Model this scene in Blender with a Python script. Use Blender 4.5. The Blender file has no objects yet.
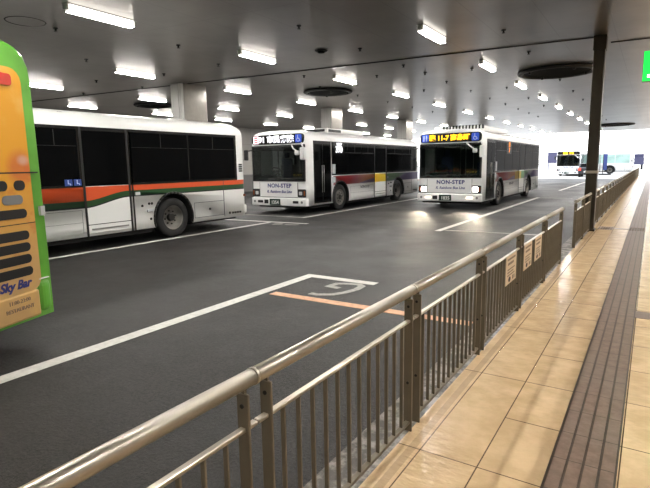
import bpy, bmesh, math, random
from mathutils import Vector, Matrix
random.seed(7)
SC = bpy.context.scene
COL = SC.collection
PI = math.pi

# ------------------------------------------------------------------ materials
def lin(c):
    return tuple((v / 255 / 12.92) if v / 255 <= 0.04045 else ((v / 255 + 0.055) / 1.055) ** 2.4 for v in c)

def nodes_of(name):
    m = bpy.data.materials.new(name)
    m.use_nodes = True
    nt = m.node_tree
    return m, nt, nt.nodes["Principled BSDF"]

def setin(b, k, v):
    if k in b.inputs:
        b.inputs[k].default_value = v

def mat(name, rgb, rough=0.5, metal=0.0, vary=0.06, scale=8.0, bump=0.0, bscale=60.0, spec=0.5, coat=0.0, raw=False):
    """plain surface with a little procedural variation"""
    m, nt, b = nodes_of(name)
    c = rgb if raw else lin(rgb)
    setin(b, "Roughness", rough); setin(b, "Metallic", metal); setin(b, "Specular IOR Level", spec)
    setin(b, "Coat Weight", coat); setin(b, "Coat Roughness", 0.08)
    tc = nt.nodes.new("ShaderNodeTexCoord")
    nz = nt.nodes.new("ShaderNodeTexNoise"); nz.inputs["Scale"].default_value = scale; nz.inputs["Detail"].default_value = 4
    nt.links.new(tc.outputs["Object"], nz.inputs["Vector"])
    mr = nt.nodes.new("ShaderNodeMapRange")
    mr.inputs["From Min"].default_value = 0.3; mr.inputs["From Max"].default_value = 0.7
    mr.inputs["To Min"].default_value = 1 - vary; mr.inputs["To Max"].default_value = 1 + vary
    nt.links.new(nz.outputs["Fac"], mr.inputs["Value"])
    mx = nt.nodes.new("ShaderNodeVectorMath"); mx.operation = "SCALE"
    mx.inputs[0].default_value = c
    nt.links.new(mr.outputs["Result"], mx.inputs["Scale"])
    nt.links.new(mx.outputs["Vector"], b.inputs["Base Color"])
    if bump:
        n2 = nt.nodes.new("ShaderNodeTexNoise"); n2.inputs["Scale"].default_value = bscale; n2.inputs["Detail"].default_value = 5
        nt.links.new(tc.outputs["Object"], n2.inputs["Vector"])
        bp = nt.nodes.new("ShaderNodeBump"); bp.inputs["Strength"].default_value = bump; bp.inputs["Distance"].default_value = 0.01
        nt.links.new(n2.outputs["Fac"], bp.inputs["Height"])
        nt.links.new(bp.outputs["Normal"], b.inputs["Normal"])
    return m

def emit(name, rgb, strength, raw=False):
    m, nt, b = nodes_of(name)
    c = rgb if raw else lin(rgb)
    setin(b, "Base Color", (*c, 1)); setin(b, "Emission Color", (*c, 1)); setin(b, "Emission Strength", strength)
    return m

class NT:
    """tiny node-math helper"""
    def __init__(s, nt): s.nt = nt
    def _set(s, sock, v):
        if isinstance(v, (int, float)): sock.default_value = v
        elif isinstance(v, tuple): sock.default_value = v
        else: s.nt.links.new(v, sock)
    def math(s, op, a, b=0.0, c=None):
        n = s.nt.nodes.new("ShaderNodeMath"); n.operation = op
        s._set(n.inputs[0], a); s._set(n.inputs[1], b)
        if c is not None: s._set(n.inputs[2], c)
        return n.outputs[0]
    def gt(s, a, b): return s.math("GREATER_THAN", a, b)
    def lt(s, a, b): return s.math("LESS_THAN", a, b)
    def mul(s, a, b): return s.math("MULTIPLY", a, b)
    def add(s, a, b): return s.math("ADD", a, b)
    def sub(s, a, b): return s.math("SUBTRACT", a, b)
    def band(s, v, lo, hi): return s.mul(s.gt(v, lo), s.lt(v, hi))
    def mix(s, f, a, b):
        n = s.nt.nodes.new("ShaderNodeMix"); n.data_type = "RGBA"
        s._set(n.inputs["Factor"], f)
        for sock, v in ((n.inputs[6], a), (n.inputs[7], b)):
            if isinstance(v, tuple): sock.default_value = (*v[:3], 1)
            else: s.nt.links.new(v, sock)
        return n.outputs[2]
    def smooth(s, v, a, b, lo=0.0, hi=1.0):
        n = s.nt.nodes.new("ShaderNodeMapRange"); n.interpolation_type = "SMOOTHSTEP"
        s._set(n.inputs["Value"], v)
        for k, q in (("From Min", a), ("From Max", b), ("To Min", lo), ("To Max", hi)): n.inputs[k].default_value = q
        return n.outputs["Result"]
    def noise(s, vec, scale, detail=4.0, rough=0.5):
        n = s.nt.nodes.new("ShaderNodeTexNoise"); n.inputs["Scale"].default_value = scale
        n.inputs["Detail"].default_value = detail; n.inputs["Roughness"].default_value = rough
        if vec is not None: s.nt.links.new(vec, n.inputs["Vector"])
        return n.outputs["Fac"]
    def xyz(s, what="Object"):
        tc = s.nt.nodes.new("ShaderNodeTexCoord"); sp = s.nt.nodes.new("ShaderNodeSeparateXYZ")
        s.nt.links.new(tc.outputs[what], sp.inputs[0])
        return tc.outputs[what], sp.outputs[0], sp.outputs[1], sp.outputs[2]
    def scalevec(s, vec, v3):
        n = s.nt.nodes.new("ShaderNodeMapping"); n.inputs["Scale"].default_value = v3
        s.nt.links.new(vec, n.inputs["Vector"]); return n.outputs[0]
    def bump(s, h, strength, dist, bsdf):
        n = s.nt.nodes.new("ShaderNodeBump"); n.inputs["Strength"].default_value = strength; n.inputs["Distance"].default_value = dist
        s.nt.links.new(h, n.inputs["Height"]); s.nt.links.new(n.outputs[0], bsdf.inputs["Normal"])

M = {}
M["black"] = mat("black_plastic", (16, 16, 17), 0.45)
M["rubber"] = mat("tyre_rubber", (24, 24, 25), 0.8, bump=0.2)
M["under"] = mat("underbody_dark", (14, 14, 14), 0.8)
M["glass"] = mat("dark_bus_glass", (9, 10, 11), 0.05, spec=0.2, vary=0.1, scale=2)
M["glass"].node_tree.nodes["Principled BSDF"].inputs["IOR"].default_value = 1.13
M["glass"].node_tree.nodes["Principled BSDF"].inputs["Specular IOR Level"].default_value = 0.5
M["band"] = mat("black_window_surround", (12, 12, 13), 0.18, spec=0.4)
M["white_paint"] = mat("white_bus_paint", (238, 238, 236), 0.25, vary=0.03, scale=1.5, coat=0.3)
M["mirror_white"] = mat("mirror_housing_white", (225, 225, 225), 0.35)
M["grey_plastic"] = mat("grey_plastic", (120, 121, 122), 0.5)
M["rim"] = mat("wheel_rim_steel", (116, 113, 108), 0.5, 0.5, vary=0.15)
M["rimdark"] = mat("wheel_hub_dark", (40, 38, 36), 0.6, 0.3)
M["navy"] = mat("navy_lettering", (44, 50, 118), 0.5)
M["darktext"] = mat("dark_grey_lettering", (70, 70, 78), 0.5)
M["plate"] = mat("number_plate_green", (22, 48, 40), 0.5)
M["plate_text"] = mat("number_plate_white", (225, 228, 222), 0.5)
M["orange_lens"] = mat("amber_indicator_lens", (140, 74, 36), 0.25)
M["lens"] = mat("clear_lamp_lens", (205, 208, 210), 0.12, 0.2)
M["red_lens"] = mat("red_lamp_lens", (200, 60, 45), 0.25)
M["lamp_on"] = emit("headlight_lit", (255, 255, 250), 9.0)
M["fog_on"] = emit("fog_lamp_lit", (255, 236, 214), 2.0)
M["led_amber"] = emit("amber_led_text", (255, 196, 20), 1.6)
M["led_orange"] = emit("orange_led_text", (255, 140, 40), 1.2)
M["led_white"] = emit("white_led_text", (250, 250, 255), 1.0)
M["icon_blue"] = emit("blue_icon_panel", (40, 78, 190), 0.35)
M["icon_pink"] = emit("pink_notice_panel", (235, 205, 212), 0.6)
M["icon_red"] = mat("red_icon_mark", (190, 70, 90), 0.5)
M["icon_white"] = mat("white_icon_mark", (190, 205, 240), 0.5)
M["yellow_text"] = emit("yellow_board_text", (205, 170, 50), 0.25)
M["blue_sticker"] = mat("blue_access_sticker", (35, 66, 140), 0.4)
M["seat"] = mat("bus_seat_fabric", (45, 50, 72), 0.9)
M["interior"] = mat("bus_interior_grey", (64, 66, 68), 0.7)
M["uniform"] = mat("driver_shirt", (150, 155, 165), 0.8)
M["grabyellow"] = mat("grab_bar_grey", (150, 150, 146), 0.3, 0.6)
M["pole"] = mat("dark_bronze_steel", (58, 53, 45), 0.38, 0.75, vary=0.12, scale=3)
M["rail_body"] = mat("bronze_anodised_metal", (108, 99, 83), 0.42, 0.3, vary=0.1, scale=6)
M["rail_hand"] = mat("brushed_stainless_handrail", (196, 189, 176), 0.36, 0.95, vary=0.02, scale=10)
M["rail_mid"] = mat("satin_metal_bar", (180, 172, 156), 0.32, 0.85, vary=0.06, scale=10)
M["bolt"] = mat("dark_bolt", (32, 30, 27), 0.5, 0.4)
M["paper"] = mat("cream_notice_paper", (226, 204, 172), 0.7, vary=0.03)
M["print"] = mat("grey_brown_print", (150, 128, 108), 0.8)
M["print_dark"] = mat("dark_print", (74, 60, 54), 0.8)
M["tube"] = emit("fluorescent_tube", (255, 251, 245), 195.0)
M["tube_side"] = emit("diffuser_side_glow", (255, 250, 242), 3.0)
M["housing"] = mat("light_housing_white", (200, 200, 198), 0.5)
M["ring"] = mat("dark_ring_metal", (26, 26, 27), 0.55, 0.3)
M["ringdisc"] = mat("dark_disc_metal", (12, 12, 13), 0.9, 0.0, spec=0.1)
M["sprinkler"] = mat("sprinkler_dark", (30, 29, 28), 0.6)
M["seam"] = mat("ceiling_joint_dark", (34, 32, 30), 0.8)
M["exit_green"] = emit("exit_sign_green", (20, 205, 70), 1.5)
M["exit_white"] = emit("exit_sign_white", (235, 255, 240), 2.4)
M["navy_board"] = mat("navy_sign_board", (62, 62, 92), 0.6)
M["car"] = mat("dark_car_paint", (40, 40, 46), 0.3, coat=0.5)
M["tail_on"] = emit("red_tail_lamp_lit", (255, 60, 40), 1.2)
M["blue_banner"] = mat("blue_banner_cloth", (58, 72, 128), 0.8)
M["lane_white"] = mat("white_road_paint", (205, 204, 198), 0.65, vary=0.12, scale=14)
M["lane_faded"] = mat("faded_white_road_paint", (160, 158, 152), 0.7, vary=0.22, scale=18)
M["lane_orange"] = mat("worn_orange_road_paint", (214, 166, 132), 0.65, vary=0.2, scale=14)

def windscreen_glass():
    m = bpy.data.materials.new("clear_windscreen_glass"); m.use_nodes = True
    nt = m.node_tree; nt.nodes.clear()
    out = nt.nodes.new("ShaderNodeOutputMaterial")
    tr = nt.nodes.new("ShaderNodeBsdfTransparent"); tr.inputs[0].default_value = (0.72, 0.78, 0.77, 1)
    gl = nt.nodes.new("ShaderNodeBsdfGlossy"); gl.inputs["Roughness"].default_value = 0.02
    fr = nt.nodes.new("ShaderNodeFresnel"); fr.inputs[0].default_value = 1.5
    ms = nt.nodes.new("ShaderNodeMixShader")
    nt.links.new(fr.outputs[0], ms.inputs[0]); nt.links.new(tr.outputs[0], ms.inputs[1]); nt.links.new(gl.outputs[0], ms.inputs[2])
    nt.links.new(ms.outputs[0], out.inputs[0])
    return m
M["windscreen"] = windscreen_glass()
M["pale_glass"] = mat("overexposed_pale_glass", (176, 206, 198), 0.1, vary=0.2, scale=0.8)  # opaque panes; overexposed daylight is put into their pale colour

def road_mat():
    m, nt, b = nodes_of("wet_dark_asphalt"); k = NT(nt)
    v, x, y, z = k.xyz()
    fine = k.noise(v, 42, 6, 0.75); mid = k.noise(v, 9, 5, 0.65); big = k.noise(v, 0.45, 4, 0.6)
    c = k.mix(k.smooth(fine, 0.35, 0.68), (0.004, 0.0039, 0.0037), (0.046, 0.0445, 0.042))
    c = k.mix(k.mul(k.smooth(mid, 0.42, 0.75), 0.5), c, (0.046, 0.044, 0.041))
    c = k.mix(k.mul(k.smooth(big, 0.4, 0.7), 0.5), c, (0.014, 0.0135, 0.013))
    nt.links.new(c, b.inputs["Base Color"])
    nt.links.new(k.smooth(big, 0.3, 0.7, 0.62, 0.46), b.inputs["Roughness"])
    setin(b, "Specular IOR Level", 0.35)
    k.bump(k.add(fine, k.mul(mid, 0.8)), 0.9, 0.012, b)
    return m
M["road"] = road_mat()

def tile_mat():
    m, nt, b = nodes_of("beige_glazed_paving_tiles"); k = NT(nt)
    v, x, y, z = k.xyz()
    # joints: 0.31 m columns and 0.60 m rows
    fx = k.math("FRACT", k.math("DIVIDE", k.add(x, 0.964 + 30.95), 0.3095))
    fy = k.math("FRACT", k.math("DIVIDE", k.add(y, 60.0 - 2.40 + 0.004), 0.60))
    jx = k.lt(fx, 0.022); jy = k.lt(fy, 0.012)
    border = k.lt(x, -0.985)
    jx = k.mul(jx, k.gt(x, -0.975))
    first = k.lt(x, -0.654)
    half = k.lt(k.math("FRACT", k.math("DIVIDE", k.add(y, 60.0 - 2.40 + 0.004), 1.20)), 0.5)
    jy = k.mul(jy, k.sub(1.0, k.mul(first, k.sub(1.0, half))))
    joint = k.math("MAXIMUM", jx, jy)
    blot = k.noise(v, 5.5, 5, 0.6); cloud = k.noise(v, 1.3, 3)
    cell = nt.nodes.new("ShaderNodeTexWhiteNoise"); cell.noise_dimensions = "2D"
    cmb = nt.nodes.new("ShaderNodeCombineXYZ")
    nt.links.new(k.math("FLOOR", k.math("DIVIDE", k.add(x, 31.914), 0.3095)), cmb.inputs[0])
    nt.links.new(k.math("FLOOR", k.math("DIVIDE", k.add(y, 57.604), 0.60)), cmb.inputs[1])
    nt.links.new(cmb.outputs[0], cell.inputs["Vector"])
    c = k.mix(k.smooth(blot, 0.3, 0.72), (0.63, 0.44, 0.245), (0.80, 0.585, 0.345))
    c = k.mix(k.mul(cell.outputs["Value"], 0.22), c, (0.66, 0.48, 0.29))
    c = k.mix(k.mul(k.smooth(cloud, 0.5, 0.75), 0.25), c, (0.54, 0.40, 0.25))
    c = k.mix(k.mul(k.band(x, -1.03, -0.985), 0.55), c, (0.40, 0.28, 0.165))  # soft shadow of the railing put into the tile colour
    c = k.mix(joint, c, (0.14, 0.095, 0.06))
    nt.links.new(c, b.inputs["Base Color"])
    setin(b, "Roughness", 0.21); setin(b, "Specular IOR Level", 0.5)
    wav = k.noise(k.scalevec(v, (9, 16, 1)), 1.0, 3, 0.5)
    k.bump(k.sub(k.mul(wav, 1.0), k.mul(joint, 0.5)), 0.75, 0.010, b)
    return m
M["tile"] = tile_mat()

def tactile_mat():
    m, nt, b = nodes_of("brown_tactile_blocks"); k = NT(nt)
    v, x, y, z = k.xyz()
    fy = k.math("FRACT", k.math("DIVIDE", k.add(y, 60.0 - 2.40 + 0.003), 0.30))
    joint = k.lt(fy, 0.02)
    n = k.noise(v, 14, 5, 0.6); n2 = k.noise(v, 1.6, 3)
    c = k.mix(k.smooth(n, 0.3, 0.7), (0.165, 0.108, 0.078), (0.235, 0.16, 0.118))
    c = k.mix(k.mul(k.smooth(n2, 0.4, 0.7), 0.4), c, (0.21, 0.165, 0.13))
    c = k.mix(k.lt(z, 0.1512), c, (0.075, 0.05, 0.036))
    c = k.mix(joint, c, (0.06, 0.04, 0.03))
    nt.links.new(c, b.inputs["Base Color"])
    setin(b, "Roughness", 0.36)
    k.bump(k.noise(v, 40, 4), 0.25, 0.004, b)
    return m
M["tactile"] = tactile_mat()

def kerb_mat():
    m, nt, b = nodes_of("stained_concrete_kerb"); k = NT(nt)
    v, x, y, z = k.xyz()
    n = k.noise(v, 7, 6, 0.7); n2 = k.noise(v, 30, 4)
    c = k.mix(k.smooth(n, 0.42, 0.62), (0.075, 0.070, 0.062), (0.34, 0.32, 0.29))
    c = k.mix(k.mul(n2, 0.3), c, (0.2, 0.185, 0.165))
    nt.links.new(c, b.inputs["Base Color"]); setin(b, "Roughness", 0.7)
    k.bump(n2, 0.3, 0.005, b)
    return m
M["kerb"] = kerb_mat()

SKEW = 0.105
def ceiling_mat():
    m, nt, b = nodes_of("grey_metal_ceiling_panels"); k = NT(nt)
    v, x, y, z = k.xyz()
    ys = k.sub(y, k.mul(x, SKEW))
    fx = k.math("FRACT", k.math("DIVIDE", k.add(x, 100.75), 1.03))
    fy = k.math("FRACT", k.math("DIVIDE", k.add(ys, 99.0), 4.1))
    joint = k.math("MAXIMUM", k.lt(fx, 0.016), k.lt(fy, 0.004))
    n = k.noise(v, 0.7, 4, 0.55); n2 = k.noise(k.scalevec(v, (1.5, 12, 1)), 1.0, 4)
    c = k.mix(k.smooth(n, 0.3, 0.7), (0.24, 0.225, 0.21), (0.31, 0.295, 0.28))
    c = k.mix(k.mul(n2, 0.1), c, (0.25, 0.235, 0.225))
    c = k.mix(k.mul(joint, 0.55), c, (0.16, 0.15, 0.14))
    nt.links.new(c, b.inputs["Base Color"])
    setin(b, "Metallic", 0.75)
    setin(b, "Roughness", 0.30)
    return m
M["ceiling"] = ceiling_mat()

def panel_wall_mat(name, c0, c1, w=0.9):
    m, nt, b = nodes_of(name); k = NT(nt)
    v, x, y, z = k.xyz()
    h = k.add(x, y)
    j = k.math("MAXIMUM", k.lt(k.math("FRACT", k.math("DIVIDE", k.add(h, 200.0), w)), 0.02), k.lt(k.math("FRACT", k.math("DIVIDE", k.add(z, 10.0), 1.1)), 0.012))
    n = k.noise(v, 1.7, 4)
    c = k.mix(n, c0, c1); c = k.mix(k.mul(j, 0.6), c, (c0[0] * .4, c0[1] * .4, c0[2] * .4))
    nt.links.new(c, b.inputs["Base Color"]); setin(b, "Roughness", 0.55)
    return m
M["wall"] = panel_wall_mat("grey_beige_wall_panels", (0.34, 0.325, 0.30), (0.42, 0.40, 0.375), 1.8)
M["wall_dark"] = panel_wall_mat("darker_wall_base", (0.13, 0.125, 0.12), (0.17, 0.165, 0.16), 1.8)
M["pillar"] = panel_wall_mat("pale_pillar_cladding", (0.46, 0.45, 0.43), (0.54, 0.53, 0.51), 0.34)
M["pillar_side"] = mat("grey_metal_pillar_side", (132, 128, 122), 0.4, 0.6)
M["ground"] = mat("sunlit_concrete", (205, 202, 198), 0.8, vary=0.06, scale=0.4)

def livery_orange():
    m, nt, b = nodes_of("white_paint_orange_green_stripe"); k = NT(nt)
    v, x, y, z = k.xyz()
    t = k.smooth(y, 4.63, 5.70)
    zo = k.add(1.045, k.mul(t, 0.165)); zg = k.add(0.925, k.mul(t, 0.175)); zn = k.sub(zg, 0.03)
    side = k.gt(k.math("ABSOLUTE", x), 1.1)
    c = (0.83, 0.83, 0.81)
    c = k.mix(k.mul(side, k.band(z, zn, 1.33)), c, lin((22, 26, 40)))
    c = k.mix(k.mul(side, k.band(z, zg, 1.33)), c, lin((26, 70, 34)))
    c = k.mix(k.mul(side, k.band(z, zo, 1.335)), c, lin((214, 84, 42)))
    nt.links.new(c, b.inputs["Base Color"]); setin(b, "Roughness", 0.28); setin(b, "Coat Weight", 0.3); setin(b, "Coat Roughness", 0.08)
    return m

def livery_rainbow():
    m, nt, b = nodes_of("white_paint_rainbow_stripe"); k = NT(nt)
    v, x, y, z = k.xyz()
    side = k.gt(k.math("ABSOLUTE", x), 1.1)
    rp = nt.nodes.new("ShaderNodeValToRGB"); rp.color_ramp.interpolation = "LINEAR"
    stops = [(0.0, (150, 48, 52)), (.29, (150, 46, 52)), (.34, (160, 84, 100)), (.39, (190, 120, 104)), (.44, (200, 122, 70)), (.485, (206, 112, 48)), (.495, (226, 180, 36)),
             (.60, (222, 190, 44)), (.61, (70, 140, 62)), (.73, (60, 120, 66)), (.80, (96, 96, 124)), (1.0, (104, 98, 128))]
    e = rp.color_ramp.elements
    e[0].position = 0; e[0].color = (*lin(stops[0][1]), 1); e[1].position = 1; e[1].color = (*lin(stops[-1][1]), 1)
    for p, c_ in stops[1:-1]:
        q = e.new(p); q.color = (*lin(c_), 1)
    nt.links.new(k.math("DIVIDE", y, 10.3), rp.inputs[0])
    # lavender wedge under the middle of the band
    wedge = k.mul(k.lt(z, k.add(0.94, k.mul(k.smooth(y, 3.2, 5.2), 0.2))), k.band(y, 3.1, 5.05))
    wedge2 = k.mul(k.lt(z, k.add(0.94, k.mul(k.smooth(y, 6.2, 9.0), 0.36))), k.gt(y, 6.25))
    c = k.mix(wedge, rp.outputs[0], lin((142, 124, 160)))
    c = k.mix(wedge2, c, lin((100, 94, 126)))
    inband = k.mul(side, k.mul(k.band(z, 0.96, 1.30), k.gt(y, 1.72)))
    c = k.mix(inband, (0.83, 0.83, 0.82), c)
    nt.links.new(c, b.inputs["Base Color"]); setin(b, "Roughness", 0.28); setin(b, "Coat Weight", 0.3); setin(b, "Coat Roughness", 0.08)
    return m

def livery_green():
    m, nt, b = nodes_of("green_paint"); k = NT(nt)
    v, x, y, z = k.xyz()
    c = k.mix(k.smooth(k.noise(v, 2, 3), 0.3, 0.7), lin((84, 152, 46)), lin((108, 182, 64)))
    nt.links.new(c, b.inputs["Base Color"]); setin(b, "Roughness", 0.3); setin(b, "Coat Weight", 0.2)
    return m

def wrap_orange():
    m, nt, b = nodes_of("orange_advert_wrap"); k = NT(nt)
    v, x, y, z = k.xyz()
    c = k.mix(k.smooth(z, 0.6, 1.8), lin((208, 168, 112)), lin((226, 160, 34)))
    c = k.mix(k.mul(k.smooth(k.noise(v, 2.4, 4), 0.5, 0.7), 0.5), c, lin((236, 196, 110)))
    n = k.noise(k.scalevec(v, (1, 1, 1.6)), 4.2, 3)
    blob = k.mul(k.smooth(n, 0.55, 0.66), k.band(z, 0.75, 1.85))
    c = k.mix(k.mul(blob, 0.4), c, lin((190, 92, 48)))
    # a red and white splash above the seam
    d = k.math("SQRT", k.add(k.math("POWER", k.math("DIVIDE", k.add(x, 0.98), 0.15), 2.0), k.math("POWER", k.math("DIVIDE", k.sub(z, 1.72), 0.16), 2.0)))
    c = k.mix(k.mul(k.smooth(d, 1.3, 0.5), 0.7), c, lin((204, 96, 50)))
    d2 = k.math("SQRT", k.add(k.math("POWER", k.math("DIVIDE", k.add(x, 1.01), 0.07), 2.0), k.math("POWER", k.math("DIVIDE", k.sub(z, 1.79), 0.05), 2.0)))
    c = k.mix(k.mul(k.smooth(d2, 1.3, 0.3), 0.5), c, lin((214, 190, 186)))
    nt.links.new(c, b.inputs["Base Color"]); setin(b, "Roughness", 0.35)
    return m
M["liv_orange"] = livery_orange(); M["liv_rainbow"] = livery_rainbow(); M["liv_green"] = livery_green(); M["wrap"] = wrap_orange()

# ------------------------------------------------------------------ mesh helpers
class MB:
    def __init__(s): s.bm = bmesh.new()
    def box(s, x0, x1, y0, y1, z0, z1, mi=0):
        r = bmesh.ops.create_cube(s.bm, size=1.0, matrix=Matrix.Translation(((x0 + x1) / 2, (y0 + y1) / 2, (z0 + z1) / 2)) @ Matrix.Diagonal((x1 - x0, y1 - y0, z1 - z0, 1)))
        for f in {f for v in r["verts"] for f in v.link_faces}: f.material_index = mi
        return r["verts"]
    def bbox(s, x0, x1, y0, y1, z0, z1, w=0.02, seg=2, mi=0):
        vs = s.box(x0, x1, y0, y1, z0, z1, mi)
        es = list({e for v in vs for e in v.link_edges})
        r = bmesh.ops.bevel(s.bm, geom=es, offset=w, segments=seg, affect="EDGES", profile=0.5)
        for f in r["faces"]: f.material_index = mi
    def cyl(s, p0, p1, r, seg=16, r2=None, mi=0, caps=True):
        p0, p1 = Vector(p0), Vector(p1); d = p1 - p0
        mtx = Matrix.Translation((p0 + p1) / 2) @ d.to_track_quat("Z", "Y").to_matrix().to_4x4()
        q = bmesh.ops.create_cone(s.bm, cap_ends=caps, segments=seg, radius1=r, radius2=r if r2 is None else r2, depth=d.length, matrix=mtx)
        for f in {f for v in q["verts"] for f in v.link_faces}: f.material_index = mi; f.smooth = len(f.verts) == 4
    def tube(s, pts, r, seg=10, mi=0):
        for a, b in zip(pts[:-1], pts[1:]): s.cyl(a, b, r, seg, mi=mi)
        for p in pts[1:-1]: s.ball(p, r, mi=mi)
    def ball(s, p, r, sc=(1, 1, 1), mi=0, u=12, v=8):
        q = bmesh.ops.create_uvsphere(s.bm, u_segments=u, v_segments=v, radius=r, matrix=Matrix.Translation(p) @ Matrix.Diagonal((*sc, 1)))
        for f in {f for w in q["verts"] for f in w.link_faces}: f.material_index = mi; f.smooth = True
    def poly(s, pts, d, mi=0):
        """closed prism: polygon pts (3D list) pushed along vector d"""
        d = Vector(d)
        a = [s.bm.verts.new(p) for p in pts]; b = [s.bm.verts.new(Vector(p) + d) for p in pts]
        fs = [s.bm.faces.new(a), s.bm.faces.new(b[::-1])]
        n = len(a)
        for i in range(n): fs.append(s.bm.faces.new((a[i], b[i], b[(i + 1) % n], a[(i + 1) % n])))
        for f in fs: f.material_index = mi
    def lathe(s, prof, axis_p, axis="X", seg=40, mi=0):
        """prof: list of (along, radius)"""
        rings = []
        for (a, r) in prof:
            ring = []
            for i in range(seg):
                t = 2 * PI * i / seg
                if axis == "X": co = (axis_p[0] + a, axis_p[1] + r * math.cos(t), axis_p[2] + r * math.sin(t))
                else: co = (axis_p[0] + r * math.cos(t), axis_p[1] + r * math.sin(t), axis_p[2] + a)
                ring.append(s.bm.verts.new(co))
            rings.append(ring)
        for p, q in zip(rings[:-1], rings[1:]):
            for i in range(seg):
                f = s.bm.faces.new((p[i], p[(i + 1) % seg], q[(i + 1) % seg], q[i])); f.smooth = True; f.material_index = mi
        return rings
    def cap(s, ring, mi=0):
        f = s.bm.faces.new(ring); f.material_index = mi
    def mesh(s, name, mats):
        bmesh.ops.recalc_face_normals(s.bm, faces=s.bm.faces[:])
        me = bpy.data.meshes.new(name); s.bm.to_mesh(me); s.bm.free()
        for m_ in (mats if isinstance(mats, (list, tuple)) else [mats]): me.materials.append(m_)
        return me
    def build(s, name, mats, parent=None, **k):
        return link(name, s.mesh(name, mats), parent, **k)

def link(name, data, parent=None, loc=(0, 0, 0), rotz=0.0):
    o = bpy.data.objects.new(name, data); COL.objects.link(o)
    o.location = loc; o.rotation_euler = (0, 0, rotz)
    if parent is not None: o.parent = parent
    return o

def tag(o, label, cat, group=None, kind=None):
    o["label"] = label; o["category"] = cat
    if group: o["group"] = group
    if kind: o["kind"] = kind
    return o

def thing(name, label, cat, loc=(0, 0, 0), rotz=0.0, group=None):
    o = link(name, None, None, loc, rotz)
    return tag(o, label, cat, group)

def struct(o, label=None, cat=None):
    o["kind"] = "structure"
    if label: o["label"] = label; o["category"] = cat
    return o

def text_mesh(body, size, depth=0.004, align="CENTER", shear=0.0, bold=0.0, spacing=1.0, sx=1.0):
    cu = bpy.data.curves.new("t", "FONT"); cu.body = body; cu.size = size; cu.extrude = depth / 2
    cu.align_x = align; cu.align_y = "CENTER"; cu.shear = shear; cu.offset = bold; cu.space_character = spacing
    cu.resolution_u = 3
    o = bpy.data.objects.new("t", cu); COL.objects.link(o)
    dg = bpy.context.evaluated_depsgraph_get()
    me = bpy.data.meshes.new_from_object(o.evaluated_get(dg))
    bpy.data.objects.remove(o)
    me.materials.clear()
    if sx != 1.0: me.transform(Matrix.Diagonal((sx, 1, 1, 1)))
    return me

def text(name, body, size, pos, face, m, parent, **k):
    """face: -y front, +x left side, +y rear ; local coordinates of the parent"""
    me = text_mesh(body, size, **k)
    if face == "-y": R = Matrix(((1, 0, 0), (0, 0, -1), (0, 1, 0)))
    elif face == "+x": R = Matrix(((0, 0, 1), (1, 0, 0), (0, 1, 0)))
    else: R = Matrix(((-1, 0, 0), (0, 0, 1), (0, 1, 0)))
    me.transform(Matrix.Translation(pos) @ R.to_4x4())
    me.materials.append(m)
    return link(name, me, parent)

def boolean_cut(o, cutter_mesh):
    c = link("cutter", cutter_mesh, o.parent)
    md = o.modifiers.new("cut", "BOOLEAN"); md.operation = "DIFFERENCE"; md.object = c; md.solver = "EXACT"
    bpy.context.view_layer.update()
    dg = bpy.context.evaluated_depsgraph_get()
    me = bpy.data.meshes.new_from_object(o.evaluated_get(dg))
    o.modifiers.clear(); o.data = me
    bpy.data.objects.remove(c)

# ------------------------------------------------------------------ camera
f, cx, cy, H = 500.0, 325.0, 244.0, 1.70
def v3(x, y): return Vector((x - cx, y - cy, f))
dY = v3(653, 160).normalized(); p2 = v3(653 - 1000, 160 + 16.3)
up = dY.cross(p2).normalized()
if up.y > 0: up = -up
dX = dY.cross(up)
W = Matrix((dX, dY, up))                       # world <- camera (x right, y down, z forward)
cd = bpy.data.cameras.new("camera"); cam = bpy.data.objects.new("camera", cd); COL.objects.link(cam)
R = Matrix((W.col[0], -W.col[1], -W.col[2])).transposed()
cam.matrix_world = Matrix.Translation((0, 0, H)) @ R.to_4x4()
cd.lens = f / 650 * 36; cd.sensor_width = 36; cd.clip_end = 800; cd.clip_start = 0.05
SC.camera = cam

# ------------------------------------------------------------------ setting
CZ = 4.33            # ceiling
YE = 52.0            # end of the roof
XL = -23.5           # far wall
XR = 5.0
b = MB(); b.box(XL, -1.32, -12, YE + 3, -0.2, 0.0); struct(b.build("floor_road", M["road"]))
b = MB(); b.box(-160, 160, YE + 3, 420, -0.2, -0.002); struct(b.build("ground_outside", M["ground"]))
b = MB(); b.box(-1.32, -1.09, -12, YE + 10, -0.2, 0.15); struct(b.build("kerb", M["kerb"]))
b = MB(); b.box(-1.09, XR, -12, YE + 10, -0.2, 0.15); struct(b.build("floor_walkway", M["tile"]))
# tactile guide strip with raised bars, dot blocks and the cross strips
b = MB()
b.box(-0.345, -0.040, -2, YE + 10, 0.149, 0.1510)
for i in range(4):
    xa = -0.331 + i * 0.0735
    b.box(xa, xa + 0.060, -2, 12.95, 0.1512, 0.1550)
    b.box(xa, xa + 0.060, 13.55, YE + 10, 0.1512, 0.1550)
for i in range(6):
    for j in range(12):
        b.cyl((-0.317 + i * 0.05, 12.98 + j * 0.05, 0.150), (-0.317 + i * 0.05, 12.98 + j * 0.05, 0.156), 0.017, 8, 0.012)
b.box(-0.97, -0.665, 12.95, 13.55, 0.149, 0.1515)
for i in range(6):
    for j in range(12):
        b.cyl((-0.942 + i * 0.05, 12.98 + j * 0.05, 0.150), (-0.942 + i * 0.05, 12.98 + j * 0.05, 0.157), 0.017, 8, 0.012)
b.box(-0.665, -0.345, 13.2, 13.3, 0.149, 0.1516)
b.box(-0.040, 2.5, 5.70, 5.96, 0.149, 0.1520)
struct(b.build("trim_1", M["tactile"]))
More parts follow.
